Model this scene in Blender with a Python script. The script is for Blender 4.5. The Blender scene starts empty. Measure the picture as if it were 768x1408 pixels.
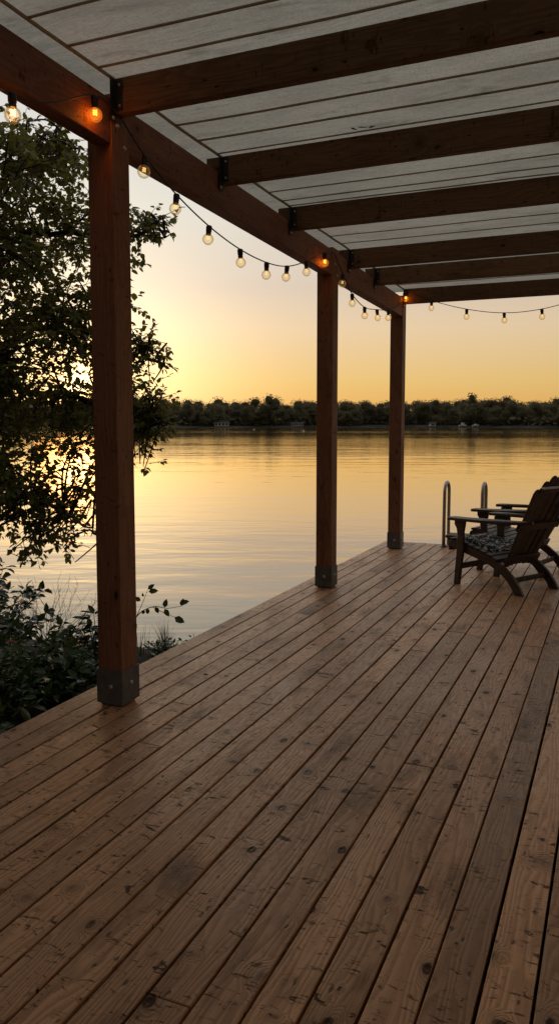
import bpy, math, random
import numpy as np
from mathutils import Vector, Matrix, noise as mnoise

random.seed(7)
rnd = random.Random(11)
scene = bpy.context.scene
col = scene.collection
V = Vector
TAU = math.tau

# ------------------------------------------------------------------ helpers
def tag(o, label=None, cat=None, group=None, kind=None):
    if label: o['label'] = label
    if cat: o['category'] = cat
    if group: o['group'] = group
    if kind: o['kind'] = kind
    return o

def empty(name, loc=(0, 0, 0), rz=0.0):
    o = bpy.data.objects.new(name, None)
    col.objects.link(o)
    o.empty_display_size = 0.1
    o.location = loc
    o.rotation_euler = (0, 0, rz)
    return o

class MB:
    """collects geometry with UVs (metres; v runs along the grain) and builds ONE mesh object"""
    def __init__(self):
        self.v, self.f, self.uv, self.sm = [], [], [], []
    def face(self, idx, uvs=None, smooth=False):
        self.f.append(tuple(idx)); self.sm.append(smooth)
        self.uv.extend(uvs if uvs else [(0.0, 0.0)] * len(idx))
    def box(self, c, size, ax=None, grain=1, seed=None):
        """c centre, size (sx,sy,sz), ax = three unit axes, grain = index of the axis the grain follows"""
        ax = ax or (V((1, 0, 0)), V((0, 1, 0)), V((0, 0, 1)))
        c = V(c); h = [s / 2 for s in size]
        ou, ov = (rnd.uniform(0, 40), rnd.uniform(0, 90)) if seed is None else seed
        b = len(self.v)
        for i in range(8):
            s = [1 if i & (1 << k) else -1 for k in range(3)]
            self.v.append(c + ax[0] * (h[0] * s[0]) + ax[1] * (h[1] * s[1]) + ax[2] * (h[2] * s[2]))
        F = [((0, 4, 6, 2), 0), ((1, 3, 7, 5), 0), ((0, 1, 5, 4), 1), ((2, 6, 7, 3), 1), ((0, 2, 3, 1), 2), ((4, 5, 7, 6), 2)]
        for k, (q, n) in enumerate(F):
            oth = [a for a in range(3) if a != n]
            if grain in oth:
                ga = grain; cr = oth[0] if oth[1] == grain else oth[1]
            else:
                ga, cr = oth
            uv = []
            for i in q:
                s = [1 if i & (1 << a) else -1 for a in range(3)]
                uv.append((ou + k * 0.37 + h[cr] * s[cr], ov + h[ga] * s[ga] + (0 if grain in oth else k * 3.3)))
            self.face([b + i for i in q], uv)
        return self
    def tube(self, pts, r, seg=8, cap=True, smooth=True):
        pts = [V(p) for p in pts]
        n = len(pts)
        rr = [r] * n if isinstance(r, (int, float)) else list(r)
        t0 = (pts[1] - pts[0]).normalized()
        ref = V((0, 0, 1)) if abs(t0.z) < 0.9 else V((1, 0, 0))
        nrm = t0.cross(ref).normalized()
        b = len(self.v); ln = 0.0
        for i, p in enumerate(pts):
            t = (pts[min(i + 1, n - 1)] - pts[max(i - 1, 0)]).normalized()
            nrm = (nrm - t * nrm.dot(t)).normalized()
            bi = t.cross(nrm)
            for k in range(seg):
                a = TAU * k / seg
                self.v.append(p + (nrm * math.cos(a) + bi * math.sin(a)) * rr[i])
        L = [0.0]
        for i in range(1, n): L.append(L[-1] + (pts[i] - pts[i - 1]).length)
        for i in range(n - 1):
            for k in range(seg):
                k2 = (k + 1) % seg
                u0, u1 = k / seg * TAU * rr[i], (k + 1) / seg * TAU * rr[i]
                self.face([b + i * seg + k, b + i * seg + k2, b + (i + 1) * seg + k2, b + (i + 1) * seg + k],
                          [(u0, L[i]), (u1, L[i]), (u1, L[i + 1]), (u0, L[i + 1])], smooth)
        if cap:
            self.face([b + k for k in range(seg)][::-1])
            self.face([b + (n - 1) * seg + k for k in range(seg)])
        return self
    def lathe(self, prof, c=(0, 0, 0), ax=None, seg=16, smooth=True):
        """prof: list of (radius, height)"""
        ax = ax or (V((1, 0, 0)), V((0, 1, 0)), V((0, 0, 1)))
        c = V(c); b = len(self.v); n = len(prof)
        for (r, z) in prof:
            for k in range(seg):
                a = TAU * k / seg
                self.v.append(c + ax[0] * (r * math.cos(a)) + ax[1] * (r * math.sin(a)) + ax[2] * z)
        for i in range(n - 1):
            for k in range(seg):
                k2 = (k + 1) % seg
                self.face([b + i * seg + k, b + i * seg + k2, b + (i + 1) * seg + k2, b + (i + 1) * seg + k], None, smooth)
        self.face([b + k for k in range(seg)][::-1]); self.face([b + (n - 1) * seg + k for k in range(seg)])
        return self
    def prism(self, poly, d0, d1, o=(0, 0, 0), eu=V((0, 1, 0)), ev=V((0, 0, 1)), ew=V((1, 0, 0))):
        """polygon in (eu,ev), extruded along ew from d0 to d1"""
        o = V(o); b = len(self.v); n = len(poly)
        ou, ov = rnd.uniform(0, 40), rnd.uniform(0, 90)
        for d in (d0, d1):
            for (a, c) in poly: self.v.append(o + eu * a + ev * c + ew * d)
        uvp = [(ou + c, ov + a) for a, c in poly]
        self.face(range(n - 1, -1, -1), uvp[::-1]); self.face(range(n, 2 * n), [(u + .5, v) for u, v in uvp])
        ln = 0
        for i in range(n):
            j = (i + 1) % n
            l2 = ln + math.hypot(poly[j][0] - poly[i][0], poly[j][1] - poly[i][1])
            self.face([b + i, b + j, b + n + j, b + n + i], [(ou, ov + ln), (ou, ov + l2), (ou + d1 - d0, ov + l2), (ou + d1 - d0, ov + ln)])
            ln = l2
        return self
    def leaf(self, p, d, n, L, W, fold=0.15, curl=0.0):
        """an ovate leaf: base p, direction d, face normal n"""
        d = d.normalized(); s = d.cross(n)
        if s.length < 1e-4: s = d.cross(V((0.3, 0.9, 0.2)))
        s.normalize(); n = s.cross(d)
        b = len(self.v); f = fold * W; c = n * (-curl * L)
        P = [p, p + d * (.30 * L) + s * (.46 * W) + n * f + c * .1, p + d * (.68 * L) + s * (.36 * W) + n * f + c * .5, p + d * L + c,
             p + d * (.68 * L) - s * (.36 * W) + n * f + c * .5, p + d * (.30 * L) - s * (.46 * W) + n * f + c * .1, p + d * (.55 * L) + c * .3]
        self.v.extend(P)
        self.face([b, b + 1, b + 2, b + 6]); self.face([b + 6, b + 2, b + 3])
        self.face([b, b + 6, b + 4, b + 5]); self.face([b + 6, b + 3, b + 4])
        return self
    def build(self, name, mat, parent=None, bevel=0.0, seg=2):
        me = bpy.data.meshes.new(name)
        me.from_pydata([tuple(p) for p in self.v], [], self.f)
        uvl = me.uv_layers.new(name='UVMap')
        uvl.data.foreach_set('uv', np.array(self.uv, dtype=np.float32).ravel())
        me.polygons.foreach_set('use_smooth', np.array(self.sm, dtype=bool))
        me.materials.append(mat)
        me.update()
        o = bpy.data.objects.new(name, me)
        col.objects.link(o)
        if parent is not None: o.parent = parent
        if bevel:
            m = o.modifiers.new('bevel', 'BEVEL'); m.width = bevel; m.segments = seg; m.limit_method = 'ANGLE'; m.angle_limit = math.radians(40)
        return o

# ------------------------------------------------------------------ material node helper
class NT:
    def __init__(self, name):
        self.m = bpy.data.materials.new(name); self.m.use_nodes = True
        self.t = self.m.node_tree; self.t.nodes.clear()
        self.out = self.t.nodes.new('ShaderNodeOutputMaterial')
    def n(self, typ, **kw):
        nd = self.t.nodes.new(typ)
        for k, v in kw.items():
            if k in ('in_',):
                for kk, vv in v.items(): self.set(nd, kk, vv)
            else: setattr(nd, k, v)
        return nd
    def set(self, nd, k, v):
        s = nd.inputs[k]
        if hasattr(v, 'is_output') or isinstance(v, bpy.types.NodeSocket): self.t.links.new(v, s)
        else: s.default_value = v
    def math(self, op, a, b=0.0, c=0.0, clamp=False):
        nd = self.t.nodes.new('ShaderNodeMath'); nd.operation = op; nd.use_clamp = clamp
        for i, x in enumerate((a, b, c)): self.set(nd, i, x)
        return nd.outputs[0]
    def vmath(self, op, a, b=None, out=0):
        nd = self.t.nodes.new('ShaderNodeVectorMath'); nd.operation = op
        self.set(nd, 0, a)
        if b is not None: self.set(nd, 1, b)
        return nd.outputs[out]
    def mix(self, f, a, b, typ='RGBA', blend='MIX'):
        nd = self.t.nodes.new('ShaderNodeMix'); nd.data_type = typ
        if typ == 'RGBA':
            nd.blend_type = blend; self.set(nd, 0, f); self.set(nd, 6, a); self.set(nd, 7, b); return nd.outputs[2]
        self.set(nd, 0, f); self.set(nd, 2, a); self.set(nd, 3, b); return nd.outputs[0]
    def ramp(self, fac, stops, interp='LINEAR'):
        nd = self.t.nodes.new('ShaderNodeValToRGB'); nd.color_ramp.interpolation = interp
        e = nd.color_ramp.elements
        while len(e) < len(stops): e.new(0.5)
        for i, (p, c) in enumerate(stops):
            e[i].position = p; e[i].color = tuple(c) + ((1,) if len(c) == 3 else ())
        self.set(nd, 0, fac); return nd.outputs[0]
    def remap(self, v, a, b, c=0.0, d=1.0, smooth=True):
        nd = self.t.nodes.new('ShaderNodeMapRange'); nd.interpolation_type = 'SMOOTHSTEP' if smooth else 'LINEAR'
        for k, x in zip(('Value', 'From Min', 'From Max', 'To Min', 'To Max'), (v, a, b, c, d)): self.set(nd, k, x)
        return nd.outputs[0]
    def noise(self, vec, scale, detail=3.0, rough=0.55, dist=0.0, dim='3D'):
        nd = self.t.nodes.new('ShaderNodeTexNoise'); nd.noise_dimensions = dim
        self.set(nd, 'Vector', vec)
        for k, x in (('Scale', scale), ('Detail', detail), ('Roughness', rough), ('Distortion', dist)): self.set(nd, k, x)
        return nd.outputs['Fac']
    def coord(self, which='Object'):
        return self.t.nodes.new('ShaderNodeTexCoord').outputs[which]
    def pos(self):
        return self.t.nodes.new('ShaderNodeNewGeometry').outputs['Position']
    def scale(self, vec, s):
        return self.vmath('MULTIPLY', vec, s)
    def bump(self, h, strength=0.3, dist=0.01):
        nd = self.t.nodes.new('ShaderNodeBump'); self.set(nd, 'Height', h); self.set(nd, 'Strength', strength); self.set(nd, 'Distance', dist)
        return nd.outputs[0]
    def principled(self, **kw):
        nd = self.t.nodes.new('ShaderNodeBsdfPrincipled')
        for k, v in kw.items(): self.set(nd, k.replace('_', ' '), v)
        return nd
    def done(self, shader):
        self.t.links.new(shader, self.out.inputs['Surface']); return self.m

def wood(name, dark, mid, light, rings=95.0, knots=0.5, rough=(0.5, 0.75), weather=0.3, bump=0.5, spec=0.35, knot_cell=(5.2, 2.3), ksize=(.006, .0155), checks=.8, fleck=.0, stint=(1, 1, 1, 1)):
    t = NT(name)
    uv = t.coord('UV')
    sx = t.t.nodes.new('ShaderNodeSeparateXYZ'); t.set(sx, 0, uv); u, v = sx.outputs[0], sx.outputs[1]
    def comb(a, b, c=0.0):
        nd = t.t.nodes.new('ShaderNodeCombineXYZ'); t.set(nd, 0, a); t.set(nd, 1, b); t.set(nd, 2, c); return nd.outputs[0]
    # knots: cells in a stretched plane, measured back in metres
    kx, ky = knot_cell
    kc = comb(t.math('MULTIPLY', u, kx), t.math('MULTIPLY', v, ky))
    vo = t.n('ShaderNodeTexVoronoi', voronoi_dimensions='2D', feature='F1', in_={'Vector': kc, 'Scale': 1.0, 'Randomness': 1.0})
    dv = t.vmath('SUBTRACT', kc, vo.outputs['Position'])
    wob = t.noise(comb(t.math('MULTIPLY', u, 60.0), t.math('MULTIPLY', v, 45.0)), 1.0, 2.0)
    dm = t.vmath('MULTIPLY', dv, (1 / kx, 0.62 / ky, 0.0))
    shp = t.t.nodes.new('ShaderNodeCombineXYZ'); vc = t.t.nodes.new('ShaderNodeSeparateColor'); t.set(vc, 0, vo.outputs['Color'])
    t.set(shp, 0, t.remap(vc.outputs[2], 0.0, 1.0, .62, 1.15, False)); t.set(shp, 1, t.remap(vc.outputs[0], 0.0, .6, .75, 1.5, False)); t.set(shp, 2, 1.0)
    dm = t.vmath('MULTIPLY', dm, shp.outputs[0])
    dist = t.vmath('LENGTH', dm, out=1)
    dist = t.math('ADD', dist, t.math('MULTIPLY', t.math('SUBTRACT', wob, 0.5), 0.010))
    cs = t.t.nodes.new('ShaderNodeSeparateColor'); t.set(cs, 0, vo.outputs['Color'])
    has = t.math('LESS_THAN', cs.outputs[0], knots)
    size = t.remap(cs.outputs[1], 0.0, 1.0, ksize[0], ksize[1], False)
    q = t.math('DIVIDE', dist, size)
    kstr = t.remap(cs.outputs[2], 0.15, 0.75, .30, 1.0)
    knot = t.math('MULTIPLY', t.math('MULTIPLY', t.remap(q, 0.75, 1.15, 1.0, 0.0), has), kstr)
    halo = t.math('MULTIPLY', t.remap(q, 0.9, 3.6, 1.0, 0.0), has)
    core = t.math('MULTIPLY', t.math('MULTIPLY', t.remap(q, 0.15, 0.6, 1.0, 0.0), has), kstr)
    # growth rings, bent round the knots
    n1 = t.noise(comb(t.math('MULTIPLY', u, 7.0), t.math('MULTIPLY', v, 0.85)), 1.0, 2.0, 0.5)
    n2 = t.noise(comb(t.math('MULTIPLY', u, 30.0), t.math('MULTIPLY', v, 5.0)), 1.0, 2.0, 0.5)
    h = t.math('MULTIPLY', u, rings * 0.45)
    h = t.math('ADD', h, t.math('MULTIPLY', n1, 13.0))
    h = t.math('ADD', h, t.math('MULTIPLY', n2, 0.8))
    h = t.math('ADD', h, t.math('MULTIPLY', halo, 3.2))
    band = t.math('FRACT', h)
    band = t.math('MULTIPLY', t.remap(band, 0.0, 0.72, 0.0, 1.0), t.remap(band, 0.8, 1.0, 1.0, 0.0))
    fib = t.noise(comb(t.math('MULTIPLY', u, 420.0), t.math('MULTIPLY', v, 9.0)), 1.0, 3.0, 0.6)
    blot = t.noise(comb(t.math('MULTIPLY', u, 5.0), t.math('MULTIPLY', v, 1.6)), 1.0, 4.0, 0.6)
    fine = t.noise(comb(t.math('MULTIPLY', u, 55.0), t.math('MULTIPLY', v, 30.0)), 1.0, 4.0, 0.65)
    # each board its own tone (UV offset differs from board to board)
    board = t.noise(comb(t.math('MULTIPLY', u, 0.45), t.math('MULTIPLY', v, 0.012)), 1.0, 0.0)
    c = t.mix(band, light, mid)
    c = t.mix(t.math('MULTIPLY', t.remap(fib, .45, .75), 0.35), c, dark)
    c = t.mix(t.math('MULTIPLY', t.remap(blot, .52, .75), weather), c, dark)
    c = t.mix(t.math('MULTIPLY', t.remap(fine, .55, .78), 0.45 * min(1, weather + .3)), c, dark)
    tone = t.remap(board, .3, .7, .62, 1.28, False)
    c = t.vmath('SCALE', c); c.node.inputs['Scale'].default_value = 1.0; t.t.links.new(tone, c.node.inputs['Scale'])
    c = t.mix(t.math('MULTIPLY', halo, 0.34), c, dark)
    ring2 = t.math('MULTIPLY', t.math('ABSOLUTE', t.math('SINE', t.math('MULTIPLY', q, 7.5))), 0.55)
    kcol = t.mix(ring2, (dark[0] * .30, dark[1] * .28, dark[2] * .26, 1), (dark[0] * .95, dark[1] * .8, dark[2] * .7, 1))
    c = t.mix(knot, c, kcol)
    c = t.mix(t.math('MULTIPLY', core, .6), c, (dark[0] * .25, dark[1] * .25, dark[2] * .25, 1))
    # small checks, pits and scuffs
    sc = comb(t.math('MULTIPLY', u, 24.0), t.math('MULTIPLY', v, 9.0))
    vs = t.n('ShaderNodeTexVoronoi', voronoi_dimensions='2D', feature='F1', in_={'Vector': t.vmath('ADD', sc, t.scale(t.n('ShaderNodeTexNoise', in_={'Vector': sc, 'Scale': 2.2}).outputs['Color'], (.5, .5, 0))), 'Scale': 1.0, 'Randomness': 1.0})
    cs2 = t.t.nodes.new('ShaderNodeSeparateColor'); t.set(cs2, 0, vs.outputs['Color'])
    pit = t.math('MULTIPLY', t.remap(vs.outputs['Distance'], 0.06, 0.17, 1.0, 0.0), t.math('LESS_THAN', cs2.outputs[0], 0.11))
    sc3 = comb(t.math('MULTIPLY', u, 9.0), t.math('MULTIPLY', v, 24.0))
    scuff = t.noise(sc3, 1.0, 5.0, 0.62, 1.2)
    scuff = t.math('MULTIPLY', t.remap(scuff, 0.60, 0.66, 0.0, 1.0), t.remap(t.noise(comb(t.math('MULTIPLY', u, 3.1), t.math('MULTIPLY', v, 2.3), 7.7), 1.0, 2.0), .34, .50))
    c = t.mix(t.math('MULTIPLY', pit, 0.85), c, (dark[0] * .3, dark[1] * .3, dark[2] * .3, 1))
    c = t.mix(t.math('MULTIPLY', scuff, 1.05 * weather + .12), c, (dark[0] * .5, dark[1] * .5, dark[2] * .5, 1))
    f1 = t.noise(comb(t.math('MULTIPLY', u, 26.0), t.math('MULTIPLY', v, 60.0), 3.1), 1.0, 4.0, .6, .8)
    f2 = t.noise(comb(t.math('MULTIPLY', u, 4.0), t.math('MULTIPLY', v, 5.0), 9.2), 1.0, 3.0, .55)
    flk = t.math('MULTIPLY', t.math('MULTIPLY', t.remap(f1, .57, .66), t.remap(f2, .42, .60)), fleck)
    c = t.mix(flk, c, (dark[0] * .55, dark[1] * .55, dark[2] * .55, 1))
    chk = t.noise(comb(t.math('MULTIPLY', u, 75.0), t.math('MULTIPLY', v, 1.1)), 1.0, 2.0, .5)
    chk = t.math('MULTIPLY', t.remap(t.math('ABSOLUTE', t.math('SUBTRACT', chk, .5)), .0, .012, 1.0, .0), t.remap(blot, .46, .60))
    c = t.mix(t.math('MULTIPLY', chk, checks), c, (dark[0] * .25, dark[1] * .25, dark[2] * .25, 1))
    hh = t.math('ADD', t.math('MULTIPLY', band, 0.30), t.math('MULTIPLY', fib, 0.30))
    hh = t.math('SUBTRACT', hh, t.math('MULTIPLY', pit, 0.9))
    hh = t.math('SUBTRACT', hh, t.math('MULTIPLY', core, 0.8))
    hh = t.math('ADD', hh, t.math('MULTIPLY', knot, 0.4))
    hh = t.math('SUBTRACT', hh, t.math('MULTIPLY', scuff, 0.35))
    ro = t.remap(t.math('ADD', t.math('MULTIPLY', fine, .6), t.math('MULTIPLY', blot, .4)), .35, .65, rough[0], rough[1])
    p = t.principled(Base_Color=c, Roughness=ro, Normal=t.bump(hh, bump, 0.0022), Specular_Tint=stint, Specular_IOR_Level=t.math('MULTIPLY', t.math('SUBTRACT', 1.0, t.math('MULTIPLY', t.math('MAXIMUM', t.math('MAXIMUM', scuff, flk), knot), .75)), spec))
    return t.done(p.outputs[0])

def plain(name, c, rough=0.5, metal=0.0, var=0.25, scale=18.0, bump=0.15, spec=0.5):
    t = NT(name); P = t.coord('Object')
    n = t.noise(P, scale, 5.0, 0.6); n2 = t.noise(P, scale * 7, 3.0, 0.6)
    k = t.math('ADD', t.math('MULTIPLY', n, .7), t.math('MULTIPLY', n2, .3))
    cc = t.mix(t.remap(k, .3, .7), tuple(x * (1 - var) for x in c) + (1,), tuple(x * (1 + var) for x in c) + (1,))
    p = t.principled(Base_Color=cc, Roughness=t.remap(n2, .3, .7, max(.05, rough - .12), rough + .12), Metallic=metal, Normal=t.bump(k, bump, .004), Specular_IOR_Level=spec)
    return t.done(p.outputs[0])

def leafmat(name, a, b, trans=0.35, gloss=0.4, tc=(.10, .11, .015)):
    t = NT(name); P = t.pos()
    n = t.noise(P, 2.3, 3.0); n2 = t.noise(P, 23.0, 1.0)
    k = t.remap(t.math('ADD', t.math('MULTIPLY', n, .5), t.math('MULTIPLY', n2, .5)), .38, .62)
    c = t.mix(k, a + (1,), b + (1,))
    p = t.principled(Base_Color=c, Roughness=gloss, Specular_IOR_Level=0.5)
    tr = t.n('ShaderNodeBsdfTranslucent', in_={'Color': tc + (1,)})
    m = t.n('ShaderNodeMixShader', in_={0: trans, 1: p.outputs[0], 2: tr.outputs[0]})
    return t.done(m.outputs[0])

M = {}
M['deck'] = wood('deck_boards', (.085, .036, .016, 1), (.410, .200, .098, 1), (.600, .312, .166, 1), rings=95, knots=.62, weather=.85, bump=1.0, rough=(.33, .56), spec=.55, stint=(1, .78, .56, 1), fleck=.85, knot_cell=(7.2, 2.9), ksize=(.0035, .019))
M['cedar'] = wood('stained_cedar', (.075, .030, .014, 1), (.225, .093, .048, 1), (.290, .125, .066, 1), rings=70, knots=.30, weather=.35, bump=.5, rough=(.55, .75), spec=.25)
M['rafter'] = wood('rafter_wood', (.050, .028, .014, 1), (.150, .084, .043, 1), (.200, .112, .058, 1), rings=60, knots=.36, weather=.4, bump=.4, rough=(.6, .8), spec=.2)
M['chair'] = wood('dark_stained_wood', (.016, .009, .006, 1), (.046, .024, .015, 1), (.072, .038, .023, 1), rings=70, knots=.1, weather=.4, bump=.4, rough=(.4, .6), spec=.35)
M['ladderwood'] = wood('ladder_wood', (.03, .018, .012, 1), (.07, .042, .028, 1), (.1, .06, .04, 1), rings=60, knots=.2)
M['bracket'] = plain('dark_grey_steel', (.105, .100, .094), rough=.5, metal=.25, var=.3)
M['black_steel'] = plain('black_painted_steel', (.012, .011, .010), rough=.55, var=.3)
M['bolt'] = plain('zinc_bolt', (.42, .40, .37), rough=.38, metal=.9, var=.2, scale=60)
M['rail'] = plain('brushed_steel_tube', (.40, .36, .33), rough=.42, metal=.85, var=.2, scale=30)
M['wire'] = plain('black_rubber_cable', (.010, .009, .008), rough=.6)
M['socket'] = plain('brown_lamp_socket', (.020, .010, .007), rough=.45)
def cord_mat():
    t = NT('roof_cord'); P_ = t.pos(); n_ = t.noise(P_, 40.0, 3.0)
    c_ = t.mix(n_, (.42, .36, .27, 1), (.60, .53, .40, 1))
    d_ = t.n('ShaderNodeBsdfDiffuse', in_={'Color': c_}); r_ = t.n('ShaderNodeBsdfTranslucent', in_={'Color': c_})
    return t.done(t.n('ShaderNodeMixShader', in_={0: .5, 1: d_.outputs[0], 2: r_.outputs[0]}).outputs[0])
M['batten'] = cord_mat()
M['tree_leaf'] = leafmat('tree_leaf', (.058, .085, .024), (.130, .172, .050), trans=.42, gloss=.42, tc=(.30, .25, .05))
M['shrub_leaf'] = leafmat('shrub_leaf', (.032, .058, .015), (.090, .138, .036), trans=.16, gloss=.30, tc=(.07, .09, .02))
M['hazed_forest_leaf'] = leafmat('hazed_forest_leaf', (.105, .100, .054), (.165, .158, .085), trans=.55, gloss=.95, tc=(.28, .22, .12))  # distance haze is put into the leaf colour, lighter than real leaves
M['grass'] = leafmat('grass_blade', (.030, .035, .014), (.070, .075, .03), trans=.2, gloss=.5)
M['bark'] = plain('bark', (.032, .022, .015), rough=.9, var=.5, scale=25, bump=.9)
M['soil'] = plain('soil', (.022, .017, .012), rough=.95, var=.6, scale=9, bump=1.0)
M['petal'] = plain('red_petal', (.60, .05, .06), rough=.5)
M['dryleaf'] = plain('dry_leaf', (.34, .24, .17), rough=.6)
M['darkleaf'] = plain('dark_dead_leaf', (.012, .009, .006), rough=.7)
M['white'] = plain('white_paint', (.62, .60, .57), rough=.6, var=.08)
M['house'] = plain('pale_siding', (.48, .46, .43), rough=.7, var=.1)
M['roofing'] = plain('dark_shingle', (.05, .045, .04), rough=.9)
M['window'] = plain('dark_window', (.01, .012, .014), rough=.15)
M['sand'] = plain('pale_sand_shore', (.075, .068, .056), rough=.95, var=.3, scale=.08)

def roof_mat():
    t = NT('translucent_woven_roofing'); P = t.pos()
    w1 = t.noise(t.scale(P, (22, 260, 1)), 1.0, 3.0, .65); w2 = t.noise(t.scale(P, (260, 30, 1)), 1.0, 2.0, .6)
    bl = t.noise(t.scale(P, (1.1, 2.6, 1)), 1.0, 5.0, .6); st = t.noise(t.scale(P, (3.0, 9.0, 1)), 1.0, 5.0, .62, .6)
    sp = t.noise(P, 210.0, 2.0)
    k = t.math('ADD', t.math('MULTIPLY', w1, .4), t.math('ADD', t.math('MULTIPLY', w2, .3), t.math('MULTIPLY', sp, .3)))
    c = t.mix(t.remap(k, .38, .62), (.57, .52, .42, 1), (.84, .77, .65, 1))
    c = t.mix(t.math('MULTIPLY', t.remap(bl, .4, .7), .45), c, (.36, .33, .28, 1))
    c = t.mix(t.math('MULTIPLY', t.remap(st, .54, .70), .42), c, (.22, .19, .15, 1))
    wr = t.noise(t.scale(P, (2.2, 7.0, 1)), 1.0, 4.0, .55, .8)
    nb0 = t.t.nodes.new('ShaderNodeBump'); t.set(nb0, 'Height', wr); t.set(nb0, 'Strength', .9); t.set(nb0, 'Distance', .035)
    nbn = t.t.nodes.new('ShaderNodeBump'); t.set(nbn, 'Height', t.math('ADD', k, t.math('MULTIPLY', bl, 1.5))); t.set(nbn, 'Strength', .5); t.set(nbn, 'Distance', .004); t.t.links.new(nb0.outputs[0], nbn.inputs['Normal'])
    nb = nbn.outputs[0]
    d = t.n('ShaderNodeBsdfDiffuse', in_={'Color': c, 'Normal': nb}); tr = t.n('ShaderNodeBsdfTranslucent', in_={'Color': c, 'Normal': nb})
    m = t.n('ShaderNodeMixShader', in_={0: .62, 1: d.outputs[0], 2: tr.outputs[0]})
    return t.done(m.outputs[0])
M['roof'] = roof_mat()

def water_mat():
    t = NT('lake_water'); P = t.pos()
    # axes turned so that the ripples run along the far shore
    mp = t.n('ShaderNodeMapping', in_={'Vector': P, 'Rotation': (0, 0, -0.40)})
    q = mp.outputs[0]
    n1 = t.noise(t.scale(q, (.55, 1.5, 1)), 1.0, 2.0, .5, .4)
    n2 = t.noise(t.scale(q, (.16, .42, 1)), 1.0, 2.0, .5, .3)
    n3 = t.noise(t.scale(q, (2.6, 5.2, 1)), 1.0, 2.0, .5, .2)
    n4 = t.noise(t.scale(q, (.010, .035, 1)), 1.0, 3.0, .55)
    h = t.math('ADD', t.math('MULTIPLY', n1, .015), t.math('ADD', t.math('MULTIPLY', n2, .036), t.math('MULTIPLY', n3, .0030)))
    h = t.math('MULTIPLY', h, t.remap(n4, .38, .62, .55, 1.25))
    p = t.principled(Base_Color=(.018, .018, .014, 1), Roughness=.045, Specular_Tint=(1.0, .91, .76, 1), IOR=1.6, Normal=t.bump(h, 1.0, 1.0))
    gl = t.n('ShaderNodeBsdfGlossy', in_={'Color': (.97, .84, .66, 1), 'Roughness': .045, 'Normal': t.bump(h, 1.0, 1.0)})
    fr_ = t.n('ShaderNodeFresnel', in_={'IOR': 1.30})
    return t.done(t.n('ShaderNodeMixShader', in_={0: t.math('MULTIPLY', fr_.outputs[0], 1.0, clamp=True), 1: p.outputs[0], 2: gl.outputs[0]}).outputs[0])
M['water'] = water_mat()

def glass_mat(name, tint, glow, gl):
    t = NT(name)
    tr = t.n('ShaderNodeBsdfTransparent', in_={'Color': tint + (1,)})
    gs = t.n('ShaderNodeBsdfGlossy', in_={'Color': (1, .95, .85, 1), 'Roughness': .04})
    lw = t.n('ShaderNodeLayerWeight', in_={'Blend': .28})
    m = t.n('ShaderNodeMixShader', in_={0: t.remap(lw.outputs['Fresnel'], .0, 1.0, 0.02, .5, False), 1: tr.outputs[0], 2: gs.outputs[0]})
    em = t.n('ShaderNodeEmission', in_={'Color': glow + (1,), 'Strength': gl})
    ad = t.n('ShaderNodeAddShader', in_={0: m.outputs[0], 1: em.outputs[0]})
    return t.done(ad.outputs[0])
M['glass'] = glass_mat('clear_bulb_glass', (.95, .90, .78), (1, .62, .2), .03)
M['amber'] = glass_mat('amber_lit_bulb_glass', (.85, .50, .16), (1, .36, .04), .16)
def emit(name, c, s):
    t = NT(name); e = t.n('ShaderNodeEmission', in_={'Color': c + (1,), 'Strength': s}); return t.done(e.outputs[0])
M['filament'] = emit('glowing_filament', (1, .46, .10), 14.0)
M['filament_dim'] = emit('dim_filament', (1, .55, .18), 1.8)

def cushion_mat():
    t = NT('flowered_cushion_cloth'); P = t.coord('Object')
    w = t.n('ShaderNodeTexNoise', in_={'Vector': P, 'Scale': 14.0, 'Detail': 2.0})
    q = t.vmath('ADD', P, t.scale(w.outputs['Color'], (.09, .09, .09)))
    vo = t.n('ShaderNodeTexVoronoi', feature='DISTANCE_TO_EDGE', in_={'Vector': q, 'Scale': 17.0})
    vn = t.n('ShaderNodeTexNoise', in_={'Vector': q, 'Scale': 34.0, 'Detail': 3.0})
    v2 = t.n('ShaderNodeTexVoronoi', feature='F1', in_={'Vector': q, 'Scale': 30.0})
    k = t.math('MAXIMUM', t.math('MULTIPLY', t.remap(vo.outputs['Distance'], .07, .0), t.remap(vn.outputs['Fac'], .42, .54)), t.math('MULTIPLY', t.remap(v2.outputs['Distance'], .42, .32), t.remap(vn.outputs['Fac'], .47, .54)))
    c = t.mix(k, (.040, .038, .042, 1), (.78, .74, .70, 1))
    p = t.principled(Base_Color=c, Roughness=.9, Specular_IOR_Level=.1)
    return t.done(p.outputs[0])
M['cushion'] = cushion_mat()

# ------------------------------------------------------------------ deck
PITCH, GAP = .1345, .0095
DX0 = -2.7055                       # lake-side edge of the deck
DY1 = 9.64                          # far edge
ZS = lambda Y: -0.0245 * (Y - 3.3)  # the pergola roof falls away slightly
deck = MB()
nrow = 56
for k in range(nrow):
    x = DX0 + PITCH * (k + .5)
    w = PITCH - GAP + rnd.uniform(-.0025, .0015)
    ys = [-3.2]
    r_ = random.Random(500 + k)
    y = -3.2 + r_.uniform(.6, 4.2)
    while y < DY1 - .9:
        ys.append(y); y += r_.uniform(3.2, 5.4)
    ys.append(DY1 + r_.uniform(-.006, .006))
    for a, b in zip(ys[:-1], ys[1:]):
        dz = r_.uniform(-.0018, .0012)
        L = b - a - (.003 if b < DY1 - .5 else 0)
        ax = (V((1, 0, r_.uniform(-.010, .010))).normalized(), V((0, 1, 0)), V((0, 0, 1)))
        deck.box((x + r_.uniform(-.001, .001), a + L / 2, -.0165 + dz), (w, L, .033), ax, 1)
deck_o = deck.build('deck', M['deck'], None, bevel=.0035)
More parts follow.
